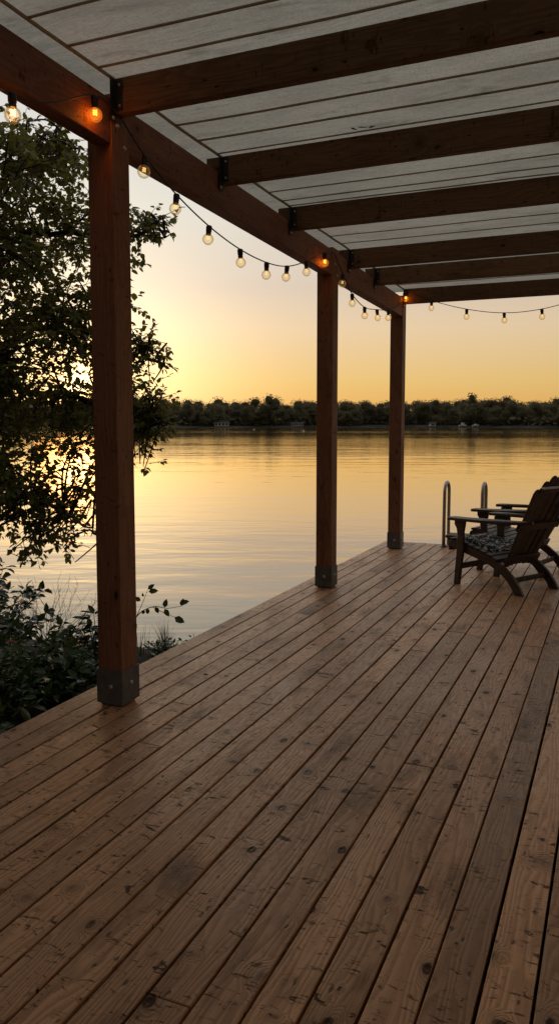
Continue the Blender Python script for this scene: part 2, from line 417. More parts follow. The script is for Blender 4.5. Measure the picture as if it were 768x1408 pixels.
tag(deck_o, 'weathered brown plank deck with knots reaching out over the lake', 'deck', kind='structure')
fr = MB()
fr.box((DX0 + .045, (DY1 - 3.2) / 2, -.128), (.045, DY1 + 3.1, .185), None, 1)
fr.box((DX0 + nrow * PITCH / 2, DY1 - .045, -.128), (nrow * PITCH - .2, .045, .185), None, 0)
for i in range(20):
    fr.box((DX0 + nrow * PITCH / 2, -2.9 + i * .62, -.128), (nrow * PITCH - .2, .045, .18), None, 0)
fr.build('joist_frame', M['rafter'], deck_o)
pl = MB()
for (x, y) in [(-2.45, 1.2), (-2.45, 4.6), (-2.45, 7.6), (-2.45, 9.35), (-.2, 9.35), (2.1, 9.35), (4.4, 9.35), (-.2, 6.4), (2.1, 6.4), (4.4, 6.4)]:
    pl.tube([(x, y, -2.2), (x, y, -.2)], .09, 10)
pl.build('piling', M['rafter'], deck_o)

# ------------------------------------------------------------------ pergola
PX, PW = -2.3596, .149
pcx = PX - PW / 2
POSTS = [3.3388, 6.6023, 9.0321]
perg = empty('pergola', (pcx, POSTS[0], 0))
tag(perg, 'reddish brown timber pergola with pale woven roof over the deck', 'pergola')
def P(mb, name, mat, parent=perg, bevel=.004):
    o = mb.build(name, mat, None, bevel=bevel)
    o.parent = parent
    o.matrix_parent_inverse = Matrix.Translation(-V((pcx, POSTS[0], 0)))
    return o
def sub(mb, name, mat, parent, bevel=0.0):
    o = mb.build(name, mat, None, bevel=bevel); o.parent = parent; return o   # parent part sits at world origin of the thing's frame
def boltm(c, n, r=.011, h=.008):
    n = V(n); a = n.orthogonal().normalized(); b = n.cross(a)
    m = MB(); m.lathe([(r * 1.35, 0), (r * 1.35, .002), (r, .0022), (r, h * .7), (r * .7, h)], c, (a, b, n), 12); return m
for i, y0 in enumerate(POSTS):
    yc = y0 + PW / 2
    ztop = 3.1077 + ZS(yc) + .025
    po = P(MB().box((pcx, yc, ztop / 2 + .004), (PW, PW, ztop - .008), None, 2), 'post', M['cedar'], bevel=.005)
    # steel shoe with overlapping plates
    s = .006; hb = .185
    br = MB()
    br.box((pcx, y0 - s / 2 - .001, .012 + hb / 2), (PW + 2 * s, s, hb))
    br.box((pcx, y0 + PW + s / 2 + .001, .012 + hb / 2), (PW + 2 * s, s, hb))
    br.box((PX + s / 2 + .001, yc, .012 + hb / 2 + .002), (s, PW + .002, hb - .004))
    br.box((PX - PW - s / 2 - .001, yc, .012 + hb / 2 + .002), (s, PW + .002, hb - .004))
    br.box((pcx, yc, .006), (PW - .02, PW - .02, .012))
    bo = P(br, 'post_base', M['bracket'], bevel=.0012)
    for c, n in (((pcx + .01, y0 - s - .001, .105), (0, -1, 0)), ((PX + s + .001, yc, .115), (1, 0, 0))):
        sub(boltm(c, n, .010, .010), 'bolt', M['bolt'], bo)
    if i < 2:
        for z, dy in ((3.02, .045), (2.93, .105)):
            sub(boltm((PX + .001, yc - PW / 2 + dy, z + ZS(yc) - .03), (1, 0, 0), .010, .010), 'bolt', M['bolt'], po)
# beam: three lengths, butted into the posts
Zt, Zb = 3.1077, 2.8917
bx0, bx1 = -2.462, -2.366
def slope_box(mb, x0, x1, ya, yb, z0, z1, seed=None):
    a, b = V((0, ya, ZS(ya))), V((0, yb, ZS(yb)))
    d = (b - a).normalized(); up = V((1, 0, 0)).cross(d)
    c = (a + b) / 2 + V(((x0 + x1) / 2, 0, (z0 + z1) / 2))
    mb.box(c, (x1 - x0, (b - a).length, z1 - z0), (V((1, 0, 0)), d, up), 1)
    return mb
for ya, yb in ((-3.0, POSTS[0] + .003), (POSTS[0] + PW - .003, POSTS[1] + .003), (POSTS[1] + PW - .003, POSTS[2] + .003)):
    P(slope_box(MB(), bx0, bx1, ya, yb, Zb, Zt), 'beam', M['cedar'], bevel=.005)
P(slope_box(MB(), 2.25, 2.35, -3.0, 9.2, Zb, Zt), 'beam', M['cedar'], bevel=.005)
# rafters, notched over the beam
RY = [-2.3, -1.05, .25, 1.35, 2.26, 3.3718, 4.5117, 5.6519, 7.0614, 7.90, 9.075]
RT = .056
for k, y in enumerate(RY):
    z = 3.0407 + ZS(y)
    x0 = -2.357 if k in (5, 10) else -2.47
    rf = P(MB().box(((x0 + 2.55) / 2, y + RT / 2, z + .086), (2.55 - x0, RT, .172), None, 0), 'rafter', M['rafter'], bevel=.004)
    if k >= 5:
        hg = MB()
        xs = -2.357
        hg.box((xs + .022, y - .0025, z + .088), (.044, .004, .150))
        hg.box((xs + .0025, y - .024, z + .060), (.004, .046, .21))
        ho = P(hg, 'hanger_bracket', M['black_steel'], bevel=.0008)
        for zz in (.035, .135):
            sub(boltm((xs + .026, y - .0045, z + zz), (0, -1, 0), .006, .006), 'bolt', M['bolt'], ho)
        sub(boltm((xs + .0045, y - .026, z - .025), (1, 0, 0), .008, .008), 'bolt', M['bolt'], ho)
# roof sheet, sagging a little between the rafters
rs = MB()
xs_ = np.linspace(-2.80, 2.65, 80); ys_ = np.linspace(-3.1, 9.30, 200)
ZR = 3.0407 + .172
def roof_z(x, y):
    yy = [a for a in RY if a <= y]; i = len(yy) - 1
    sag = 0
    if 0 <= i < len(RY) - 1:
        f = (y - RY[i]) / (RY[i + 1] - RY[i]); sag = .010 * math.sin(math.pi * f) ** 2
    return ZR + ZS(y) + .009 - sag + .006 * (mnoise.noise(V((x * 1.3, y * 3.2, 3.3)))) * 1.0
nx = len(xs_)
for yv in ys_:
    for xv in xs_: rs.v.append(V((xv, yv, max(roof_z(xv, yv), ZR + ZS(yv) - .004))))
for j in range(len(ys_) - 1):
    for i in range(nx - 1):
        rs.face([j * nx + i, j * nx + i + 1, (j + 1) * nx + i + 1, (j + 1) * nx + i], None, True)
P(rs, 'roof_sheet', M['roof'], bevel=0)
def cord(pts, w, h, ax=None):
    m = MB(); m.tube(pts, w, 6)
    o = P(m, 'roof_cord', M['batten'], bevel=0); return o
cord([(-2.372, y, roof_z(-2.372, y) - .006) for y in np.linspace(-3.05, 9.25, 120)], .0090, .01)
CY = [-1.7, -1.35, -.7, -.35, -.05, .6, .85, 1.1, 1.66, 1.96, 2.17, 2.50, 2.765, 3.028, 3.255, 3.975, 4.225, 4.47, 5.25, 5.49, 5.63, 6.12, 6.55, 6.85, 7.35, 7.58, 8.22, 8.52, 8.82]
for y in CY:
    rr = .0060 if y < 4.4 else .0045
    cord([(x, y + .006 * math.sin(x * 1.7 + y), roof_z(x, y) - .005) for x in np.linspace(-2.37, 2.5, 36)], rr, .01)

# unseen timber wall added behind the camera to darken the faces turned that way
hw = MB()
for i in range(16):
    hw.box((1.0, -3.30 + .012 * (i % 2), -.40 + i * .245), (9.0, .05, .243), None, 0)
tag(hw.build('light_blocking_wall', M['rafter'], None, bevel=.004), 'unseen dark timber wall added behind the camera to block light', 'wall', kind='structure')

# ------------------------------------------------------------------ string lights
BULBS = [(-2.300, 2.576, 2.749), (-2.330, 3.166, 2.960), (-2.310, 3.546, 2.806), (-2.310, 3.856, 2.695), (-2.310, 4.232, 2.608), (-2.310, 4.676, 2.553),
         (-2.320, 5.101, 2.548), (-2.330, 5.479, 2.597), (-2.340, 5.92, 2.712), (-2.325, 6.300, 2.852), (-2.310, 6.710, 2.747), (-2.310, 7.003, 2.615), (-2.320, 7.422, 2.555),
         (-2.340, 7.940, 2.599), (-2.345, 8.350, 2.650), (-2.330, 9.040, 2.950), (-2.029, 9.040, 2.827), (-1.628, 9.040, 2.707), (-1.211, 9.040, 2.645), (-.811, 9.040, 2.663), (-.40, 9.040, 2.76)]
sl = empty('string_lights', (-2.33, 3.3, 2.9))
tag(sl, 'black cable of round filament bulbs strung along the pergola beam', 'string lights')
inv = Matrix.Translation(-V((-2.33, 3.3, 2.9)))
def SP(mb, name, mat):
    o = mb.build(name, mat, None); o.parent = sl; o.matrix_parent_inverse = inv; return o
HS = .074          # cable height above the bulb centre
tops = []
for i, b in enumerate(BULBS):
    lit = i in (0, 1, 9, 15)
    lean = V((0, 0, 0)) if lit else V((rnd.uniform(-.10, .10), rnd.uniform(-.20, .20), 0))
    if i in (2, 3, 4): lean = V((-.03, .26, 0))
    up = (V((0, 0, 1)) + lean).normalized(); a = up.orthogonal().normalized(); bb = up.cross(a); ax = (a, bb, up)
    c = V(b); R = .0342
    prof = []
    for k in range(15):
        th = math.pi * (1 - k / 14 * .86)
        prof.append((max(R * math.sin(th), .0006), R * math.cos(th)))
    prof += [(.0128, R + .004)]
    g = SP(MB().lathe(prof, c, ax, 20), 'bulb', M['amber'] if i in (1, 9, 15) else M['glass'])
    f = MB(); pts = []
    for k in range(29):
        s = k / 28; an = s * TAU * 3.0
        pts.append(c + a * (.0085 * math.cos(an)) + bb * (.0085 * math.sin(an)) + up * (.012 - .026 * s + .012))
    f.tube(pts, 0.0017 if lit else .0012, 5)
    sub(f, 'filament', M['filament'] if lit else M['filament_dim'], g)
    s_ = MB().lathe([(.0135, R - .006), (.0158, R - .004), (.0165, R + .006), (.0150, R + .010), (.0175, R + .016), (.0185, R + .044), (.0165, R + .050), (.008, R + .054)], c, ax, 14)
    sub(s_, 'socket', M['socket'], g)
    tops.append(c + up * (R + .050))
    if lit:
        ld = bpy.data.lights.new('bulb_glow', 'POINT'); ld.energy = {0: .25, 1: .5, 9: .28, 15: .28}[i]; ld.color = (1, .36, .06); ld.shadow_soft_size = .03
        lo = bpy.data.objects.new('bulb_glow', ld); col.objects.link(lo); lo.location = c; lo.parent = g
def smooth_path(pts, n=10):
    out = []
    for i in range(len(pts) - 1):
        p0, p1, p2, p3 = pts[max(i - 1, 0)], pts[i], pts[i + 1], pts[min(i + 2, len(pts) - 1)]
        for k in range(n):
            t = k / n
            out.append(.5 * ((2 * p1) + (p2 - p0) * t + (2 * p0 - 5 * p1 + 4 * p2 - p3) * t * t + (3 * p1 - p0 - 3 * p2 + p3) * t ** 3))
    out.append(pts[-1]); return out
hook1 = V((-2.345, 3.40, 3.03)); hook2 = V((-2.345, 6.60, 2.99)); hook3 = V((-2.338, 8.98, 2.93)); 
path = [V((-2.32, 1.25, 2.93)), V((-2.31, 1.95, 2.845)), tops[0], V((-2.315, 2.85, 2.90)), tops[1] + V((0, 0, .006)), hook1] 
w = MB()
w.tube(smooth_path(path), .0042, 6)
w.tube(smooth_path([hook1] + tops[2:9] + [tops[9], V((-2.335, 6.48, 2.965)), hook2]), .0042, 6)
w.tube(smooth_path([hook2] + tops[10:15] + [V((-2.345, 8.72, 2.83)), hook3]), .0042, 6)
w.tube(smooth_path([hook3, tops[15] + V((0, 0, .004))] + tops[16:21] + [V((.05, 9.04, 2.98)), V((.35, 9.04, 3.0))]), .0042, 6)
SP(w, 'cable', M['wire'])
for h in (hook1, hook2, hook3):
    SP(MB().tube([h + V((-.02, 0, .012)), h + V((-.004, 0, .012)), h + V((.006, 0, .004)), h + V((.003, 0, -.006))], .0028, 6), 'hook', M['black_steel'])

# ------------------------------------------------------------------ chairs
def make_chair(label, loc, rz):
    root = empty('adirondack_chair', loc, rz)
    tag(root, label, 'chair', 'slatted armchairs by the water')
    X = V((1, 0, 0))
    m = M['chair']
    for s in (-1, 1):
        # side rail that arches down into the rear leg
        top = [(.475, .355), (.47, .385), (.43, .412), (.36, .405), (.24, .372), (.10, .335), (-.04, .292), (-.16, .236), (-.26, .160), (-.335, .070), (-.375, .002)]
        bot = [(-.285, .0), (-.255, .050), (-.19, .122), (-.10, .186), (.02, .238), (.16, .274), (.30, .305), (.42, .330)]
        MB().prism(top[::-1] + bot[::-1], s * .255 - .018, s * .255 + .018).build('rear_leg', m, root, bevel=.006)
        fl = [(.318, .0), (.395, .0), (.372, .40), (.385, .50), (.405, .565), (.405, .598), (.285, .602), (.285, .57), (.300, .50), (.292, .40)]
        fl = [(.312, .0), (.372, .0), (.342, .34), (.336, .46), (.350, .53), (.375, .565), (.375, .600), (.255, .606), (.258, .572), (.272, .50), (.265, .36)]
        MB().prism(fl, s * .290 - .016, s * .290 + .016).build('front_leg', m, root, bevel=.005)
        # arm: a shaped board, wider at the front and curling in to the back
        ao = []
        out = [(.415, .235), (.43, .270), (.43, .345), (.405, .372), (.28, .378), (.05, .372), (-.20, .352), (-.36, .330), (-.44, .318), (-.47, .295), (-.46, .262), (-.36, .262), (-.15, .268), (.10, .262), (.30, .240)]
        mb = MB(); n = len(out); 
        def az(y): return .608 + (.30 - y) * .018 + max(0, -.25 - y) * .10
        for dz in (0, .026):
            for (y, x) in out: mb.v.append(V((s * x, y, az(y) + dz)))
        top_i = list(range(n, 2 * n)); bot_i = list(range(n))
        mb.face(top_i if s < 0 else top_i[::-1], [(p[1], p[0]) for p in (out if s < 0 else out[::-1])])
        mb.face(bot_i[::-1] if s < 0 else bot_i, [(p[1], p[0]) for p in (out[::-1] if s < 0 else out)])
        for i in range(n):
            j = (i + 1) % n
            q = [i, j, n + j, n + i]
            mb.face(q if s < 0 else q[::-1], [(0, 0), (.05, 0), (.05, .03), (0, .03)])
        mb.build('armrest', m, root, bevel=.004)
    # seat slats following the rail
    def rail_z(y):
        T = [(.475, .395), (.43, .413), (.36, .406), (.24, .373), (.10, .336), (-.04, .293), (-.16, .24)]
        for (y1, z1), (y0, z0) in zip(T[:-1], T[1:]):
            if y0 <= y <= y1: return z0 + (z1 - z0) * (y - y0) / (y1 - y0)
        return .24
    st = MB()
    y = .452
    while y > -.08:
        z0, z1 = rail_z(y), rail_z(y - .062)
        d = V((0, .062, z0 - z1)).normalized(); up = X.cross(d)
        st.box(V((0, y - .031, (z0 + z1) / 2)) + up * .012, (.565, .058, .020), (X, d, up), 0)
        y -= .069
    st.build('seat', m, root, bevel=.004)
    # fanned back of boards with stepped, rounded tops
    B0 = V((0, -.085, .235)); B1 = V((0, -.50, 1.06)); d = (B1 - B0).normalized()
    nrm = X.cross(d)
    nsl = 6
    for i in range(nsl):
        f = (i + .5) / nsl - .5
        x0, x1 = f * .40, f * .56
        L = (B1 - B0).length - [.115, .045, 0, 0, .045, .115][i]
        hw0, hw1 = .031, .0435
        pl_ = []
        for (a, hw, xx) in ((0, hw0, x0), (L - .045, hw1, x0 + (x1 - x0) * .95)): pl_.append((xx - hw, a))
        pl_ += [(x1 - hw1 * .72, L - .014), (x1 - hw1 * .25, L), (x1 + hw1 * .25, L), (x1 + hw1 * .72, L - .014)]
        for (a, hw, xx) in ((L - .045, hw1, x0 + (x1 - x0) * .95), (0, hw0, x0)): pl_.append((xx + hw, a))
        off = abs(f) * .06
        MB().prism(pl_, 0, .020, B0 + nrm * (off), X, d, nrm).build('back_slat', m, root, bevel=.004)
    def brace(t, hw, th, name, mt, wd=.05):
        mb = MB(); c = B0 + d * t
        mb.box(c + nrm * (.022 + .012 + th / 2), (hw * 2, wd, th), (X, d, nrm), 0)
        return mb.build(name, mt, root, bevel=.003)
    brace(.80, .225, .022, 'back_brace', m, .045)
    brace(.43, .30, .028, 'back_brace', m, .06)
    brace(.08, .24, .028, 'back_brace', m, .07)
    MB().box(B0 + d * .8265 + nrm * .046, (.43, .008, .024), (X, d, nrm), 0).build('pale_strip', M['white'], root)  # thin pale strip along the upper edge of the top brace
    MB().box((0, .352, .165), (.55, .022, .055), None, 0).build('front_stretcher', m, root, bevel=.004)
    MB().box((0, -.235, .115), (.475, .024, .045), None, 0).build('rear_stretcher', m, root, bevel=.004)
    MB().box((0, .455, .345), (.545, .020, .075), None, 0).build('apron', m, root, bevel=.004)
    return root
R60 = math.radians(60)
make_chair('dark wooden slatted armchair holding a flowered cushion, closer to the camera', (-.905, 7.355, 0), R60)
make_chair('dark wooden slatted armchair without a cushion, partly behind the other armchair', (-.86, 8.27, 0), math.radians(74))
cm = MB()
N = 18
for lay in (0, 1):
    for j in range(N + 1):
        for i in range(N + 1):
            x = (i / N - .5); y = (j / N - .5)
            e = max(0, 1 - (2 * abs(x)) ** 6) * max(0, 1 - (2 * abs(y)) ** 6)
            rx = .5 - .05 * (1 - e ** .5) * (abs(x) > .4)
            yy = .185 + y * .37
            base = .325 + (yy - .06) * .27
            puff = (.040 * e ** .45 + .008 * mnoise.noise(V((x * 5, y * 5, 1.7)))) if lay else .0
            cm.v.append(V((x * .44, yy, base + .014 + puff + (.0 if lay else -.003))))
n1 = N + 1
for lay in (0, 1):
    o_ = lay * n1 * n1
    for j in range(N):
        for i in range(N):
            q = [o_ + j * n1 + i, o_ + j * n1 + i + 1, o_ + (j + 1) * n1 + i + 1, o_ + (j + 1) * n1 + i]
            cm.face(q if lay else q[::-1], None, True)
ring = [i for i in range(n1)] + [j * n1 + N for j in range(1, n1)] + [N * n1 + i for i in range(N - 1, -1, -1)] + [j * n1 for j in range(N - 1, 0, -1)]
for a, b in zip(ring, ring[1:] + ring[:1]): cm.face([a, b, n1 * n1 + b, n1 * n1 + a], None, True)
cu = cm.build('seat_cushion', M['cushion'])
cu.location = (-.905, 7.355, 0); cu.rotation_euler = (0, 0, R60)
tag(cu, 'dark seat cushion with white flower pattern on an armchair', 'cushion')

# ------------------------------------------------------------------ swim ladder at the far edge
ld_ = empty('swim_ladder', (-1.69, 9.5, 0))
tag(ld_, 'steel swim ladder with two hooped handrails and wooden step at the deck edge', 'ladder')
linv = Matrix.Translation(-V((-1.69, 9.5, 0)))
def LP(mb, name, mat, bevel=0.0):
    o = mb.build(name, mat, None, bevel=bevel); o.parent = ld_; o.matrix_parent_inverse = linv; return o
for x in (-1.915, -1.465):
    y0, y1, zt_ = 9.42, 9.70, .66
    pts = [(x, y0, .0), (x, y0, zt_ * .5), (x, y0 + .01, zt_)]
    cy, ry = (y0 + y1) / 2 + .005, (y1 - y0) / 2 - .005
    for k in range(1, 12):
        a = math.pi * (1 - k / 12); pts.append((x, cy + ry * math.cos(a), zt_ + .125 * math.sin(a)))
    pts += [(x, y1, zt_), (x, y1, .1), (x, y1 + .01, -.4), (x, y1 + .02, -1.2)]
    r = LP(MB().tube(pts, .021, 12), 'handrail', M['rail'])
    fl = MB().lathe([(.045, .0), (.045, .006), (.026, .010), (.0235, .026)], (x, y0, .001), None, 16)
    o = fl.build('foot_flange', M['bracket']); o.parent = r
st = MB(); st.box((-1.69, 9.53, .135), (.40, .26, .032), None, 0); LP(st, 'step', M['ladderwood'], .005)
for x in (-1.84, -1.54):
    LP(MB().box((x, 9.53, .060), (.035, .22, .116), None, 2), 'step_support', M['ladderwood'], .004)
for z in (-.45, -.75):
    LP(MB().box((-1.69, 9.72, z), (.43, .07, .03), None, 0), 'rung', M['ladderwood'], .004)

# ------------------------------------------------------------------ small litter
def litter(name, label, loc, L, W, mat, rz, fold=.35, z=.004, tilt=.15, cat='leaf', group=None):
    mb = MB(); mb.leaf(V((-L / 2, 0, 0)), V((1, 0, tilt)), V((0, 0, 1)), L, W, fold, .12)
    o = mb.build(name, mat); o.location = loc; o.rotation_euler = (0, 0, rz)
    tag(o, label, cat, group); return o
litter('fallen_leaf', 'pale curled dry leaf on the deck near the closest post', (-2.203, 3.968, .006), .035, .022, M['dryleaf'], .5)
litter('fallen_leaf', 'tiny pale dry leaf scrap on the deck boards below the closest post', (-2.339, 2.722, .005), .020, .014, M['dryleaf'], 2.1)
for k, (x, y, rz, L) in enumerate(((-1.450, 4.40, .9, .05), (-1.395, 4.395, .1, .065), (-1.345, 4.405, -.75, .075))):
    o = litter('dead_leaf', ['dark dead leaf stuck under the pale roof, leftmost of three', 'dark dead leaf stuck under the pale roof, middle of three', 'dark dead leaf stuck under the pale roof, rightmost of three'][k],
               (x, y, roof_z(x, y) - .012), L, .020, M['darkleaf'], rz, .0, 0, 0, group='three dead leaves on the roof sheet')

# ------------------------------------------------------------------ land, water
def shore_y(x):
    return 6.25 + .35 * math.sin(x * .9 + .6) - (.55 * math.exp(-((x + 5.0) / .8) ** 2)) + max(0, -x - 6) * .10 - max(0, x + 3.0) * .5
gx = np.concatenate([np.linspace(-60, -9.5, 12), np.linspace(-9, 1, 84), np.linspace(1.6, 40, 14)])
gy = np.concatenate([np.linspace(-70, -3, 14), np.linspace(-2.6, 9.4, 100)])
bk = MB(); nx = len(gx)
for yv in gy:
    for xv in gx:
        d = shore_y(xv) - yv
        s = 1 / (1 + math.exp(-max(-30, min(30, d * 5.5))))
        z = -.95 + s * .52 + min(.03, max(0, d) * .012) + .05 * s * mnoise.noise(V((xv * 1.9, yv * 1.9, 0))) + .025 * s * mnoise.noise(V((xv * 6, yv * 6, 2)))
        bk.v.append(V((xv, yv, z)))
for j in range(len(gy) - 1):
    for i in range(nx - 1): bk.face([j * nx + i, j * nx + i + 1, (j + 1) * nx + i + 1, (j + 1) * nx + i], None, True)
tag(bk.build('ground', M['soil']), kind='structure')
wt = MB()
wx = np.array([-2500, -900, -300, -100, -40, -12, 0, 12, 40, 100, 300, 900, 2500.]); wy = np.array([-30, -5, 0, 6, 12, 25, 50, 100, 200, 400, 800, 1500, 3200.])
for yv in wy:
    for xv in wx: wt.v.append(V((xv, yv, -.55)))
for j in range(len(wy) - 1):
    for i in range(len(wx) - 1): wt.face([j * 13 + i, j * 13 + i + 1, (j + 1) * 13 + i + 1, (j + 1) * 13 + i])
tag(wt.build('lake_water', M['water']), kind='structure')

# ------------------------------------------------------------------ the far shore (frame: depth along the view, lateral across it)
FW, RT_ = V((-.3988, .917, 0)), V((.917, .3988, 0))
def far(lat, dep, z=-.55): 
    p = FW * dep + RT_ * lat; p.z = z; return p
def shore_d(lat): return 432 + 22 * math.sin(lat * .011 + 1.0) + 10 * math.sin(lat * .037) + (70 if False else 0) - .05 * lat
fs = MB()
lats = np.linspace(-900, 900, 181); deps = [-6, 0, 6, 14, 40, 90, 160, 320, 700]; zz = [-.8, -.50, -.05, .7, 1.6, 3.0, 5.0, 8.0, 10.0]
for d, z in zip(deps, zz):
    for l in lats: fs.v.append(far(l, shore_d(l) + d, z))
n = len(lats)
for j in range(len(deps) - 1):
    for i in range(n - 1): fs.face([j * n + i, j * n + i + 1, (j + 1) * n + i + 1, (j + 1) * n + i], None, True)
def shore_mat():
    t = NT('far_shore_ground'); P_ = t.pos(); sx = t.t.nodes.new('ShaderNodeSeparateXYZ'); t.set(sx, 0, P_)
    n = t.noise(t.scale(P_, (.02, .02, 0)), 1.0, 3.0)
    c = t.mix(t.remap(sx.outputs[2], .2, 1.0), (.085, .078, .066, 1), (.020, .024, .010, 1))
    c = t.mix(t.remap(n, .4, .6), c, (.018, .020, .010, 1))
    return t.done(t.principled(Base_Color=c, Roughness=.95, Specular_IOR_Level=.1).outputs[0])
tag(fs.build('far_shore', shore_mat()), kind='structure')

def crown_clump(mb, c, rx, rz, n, rr, leaf, seed):
    """leaf sprays through an ellipsoid crown, denser towards the shell"""
    for _ in range(n):
        while True:
            q = V((rr.uniform(-1, 1), rr.uniform(-1, 1), rr.uniform(-1, 1)))
            if .45 < q.length < 1: break
        q2 = q * (1 + .26 * mnoise.noise(q * 1.9 + V((seed, seed * .7, 0))))
        p = c + V((q2.x * rx, q2.y * rx, q2.z * rz))
        s = leaf * rr.uniform(.6, 1.5)
        a = V((rr.gauss(0, 1), rr.gauss(0, 1), rr.gauss(0, .6))).normalized(); nn = a.orthogonal().normalized()
        bi = a.cross(nn); b = len(mb.v)
        mb.v.extend([p - a * s, p + bi * s * .55, p + a * s, p - bi * s * .6])
        mb.face([b, b + 1, b + 2, b + 3])
def core(mb, c, rx, rz, seed):
    b = len(mb.v); nu, nv = 9, 6
    for j in range(nv + 1):
        for i in range(nu):
            th = math.pi * j / nv; a = TAU * i / nu
            q = V((math.sin(th) * math.cos(a), math.sin(th) * math.sin(a), math.cos(th)))
            q = q * (.55 * (1 + .26 * mnoise.noise(q * 1.9 + V((seed, seed * .7, 0)))))
            mb.v.append(c + V((q.x * rx, q.y * rx, q.z * rz)))
    for j in range(nv):
        for i in range(nu): mb.face([b + j * nu + i, b + (j + 1) * nu + i, b + (j + 1) * nu + (i + 1) % nu, b + j * nu + (i + 1) % nu])
def far_tree_geo(seed, h, w, leaf=.36, n=1350):
    rr = random.Random(seed); mb = MB()
    k = rr.randint(4, 6)
    for i in range(k):
        f = i / (k - 1)
        a = rr.uniform(0, TAU); r = w * rr.uniform(.12, .32) * (1 - .5 * f)
        cc = V((r * math.cos(a), r * math.sin(a), h * (.30 + .50 * f)))
        rx, rz = w * rr.uniform(.34, .46) * (1 - .35 * f), h * rr.uniform(.19, .27)
        core(mb, cc, rx, rz, seed + i * 1.7)
        crown_clump(mb, cc, rx, rz, n // k, rr, leaf, seed + i * 1.7)
    return mb
variants = [far_tree_geo(100 + i, h, w) for i, (h, w) in enumerate(((16, 19), (15.4, 20), (16.6, 18), (15, 17), (16, 22), (14.4, 16)))]
def merge(dst, src, M4, keep=1.0, rr=None):
    b = len(dst.v)
    dst.v.extend([M4 @ p for p in src.v])
    for f in src.f:
        dst.face([b + i for i in f])
forest = MB(); rr = random.Random(42)
for row, (dd, sc) in enumerate(((16, .66), (27, .84), (40, .96), (56, 1.0))):
    lat = -340 + rr.uniform(0, 9)
    while lat < 330:
        src = variants[rr.randrange(6)]; s = sc * rr.uniform(.90, 1.06)
        gapz = (50 < lat < 95 or -92 < lat < -80) and row == 0
        if not gapz:
            M4 = Matrix.Translation(far(lat, shore_d(lat) + dd + rr.uniform(-5, 6), .3 + .02 * dd)) @ Matrix.Rotation(rr.uniform(0, TAU), 4, 'Z') @ Matrix.Diagonal((s, s, s * rr.uniform(.9, 1.08), 1))
            merge(forest, src, M4)
        lat += rr.uniform(5.5, 9)
# shaded interior of the wood: trunks and undergrowth between the crowns
for i in range(700):
    lat = rr.uniform(-340, 330); q = far(lat, shore_d(lat) + rr.uniform(14, 80), 0)
    h = rr.uniform(5, 10); q.z = .5
    forest.tube([q, q + V((rr.uniform(-.6, .6), rr.uniform(-.6, .6), h))], [.28, .14], 4, cap=False)
for i in range(9000):
    lat = rr.uniform(-340, 330); dd = rr.uniform(11, 60)
    if 50 < lat < 95 and dd < 26: continue
    p = far(lat, shore_d(lat) + dd, rr.uniform(.2, 5.5)); s = rr.uniform(.6, 1.5)
    a = V((rr.gauss(0, 1), rr.gauss(0, 1), rr.gauss(0, .7))).normalized(); nn = a.orthogonal().normalized(); bi = a.cross(nn); b = len(forest.v)
    forest.v.extend([p - a * s, p + bi * s * .7, p + a * s, p - bi * s * .7]); forest.face([b, b + 1, b + 2, b + 3])
tag(forest.build('forest', M['hazed_forest_leaf']), 'dark dense woodland lining the far shore of the lake', 'forest', kind='stuff')
def far_tree(name, label, lat, dep, h, w, seed, leaf=.5, n=620):
    e = empty(name, far(lat, dep, .2)); tag(e, label, 'tree')
    far_tree_geo(seed, h, w, leaf, n).build('crown', M['hazed_forest_leaf'], e)
    MB().tube([(0, 0, -.5), (.2, .1, h * .35), (0, .2, h * .75)], [.45, .35, .12], 7).build('trunk', M['bark'], e)
far_tree('tall_tree', 'tallest tree standing above the far treeline right of the farthest post', 110, shore_d(110) + 14, 19.6, 14, 301)
far_tree('broad_tree', 'broad domed tree on the far shore between the two nearer posts', -6, shore_d(-6) + 12, 19.2, 17, 302)
far_tree('shore_bush', 'low rounded tree at the far waterline between the two farther posts', 40, shore_d(40) + 9, 9.0, 9.5, 303, .4, 500)

def lake_house(label, lat, w, h, rh, nwin, mat):
    e = empty('lake_house', far(lat, shore_d(lat) + 9, .1), math.atan2(RT_.y, RT_.x)); tag(e, label, 'house')
    MB().box((0, 0, h / 2), (w, 4, h)).build('wall', mat, e)
    rf = MB().prism([(-2.4, 0), (2.4, 0), (0, rh)], -w / 2 - .4, w / 2 + .4, (0, 0, h + .01)).build('roof', M['roofing'], e)
    for i in range(nwin):
        x = -w / 2 + w * (i + .5) / nwin
        MB().box((x, -2.02, h * .52), (w / nwin * .55, .06, h * .5)).build('window', M['window'], e)
    return e
lake_house('long pale boathouse on the far shore, left of the middle post', -33, 8.0, 2.3, .9, 4, M['house'])
lake_house('low grey boathouse with dark windows on the far shore beside the middle post', 10.5, 7.2, 1.7, .9, 5, M['house'])
lake_house('small white shed on the pale far beach right of the farthest post', 89, 3.2, 1.6, .8, 1, M['white'])
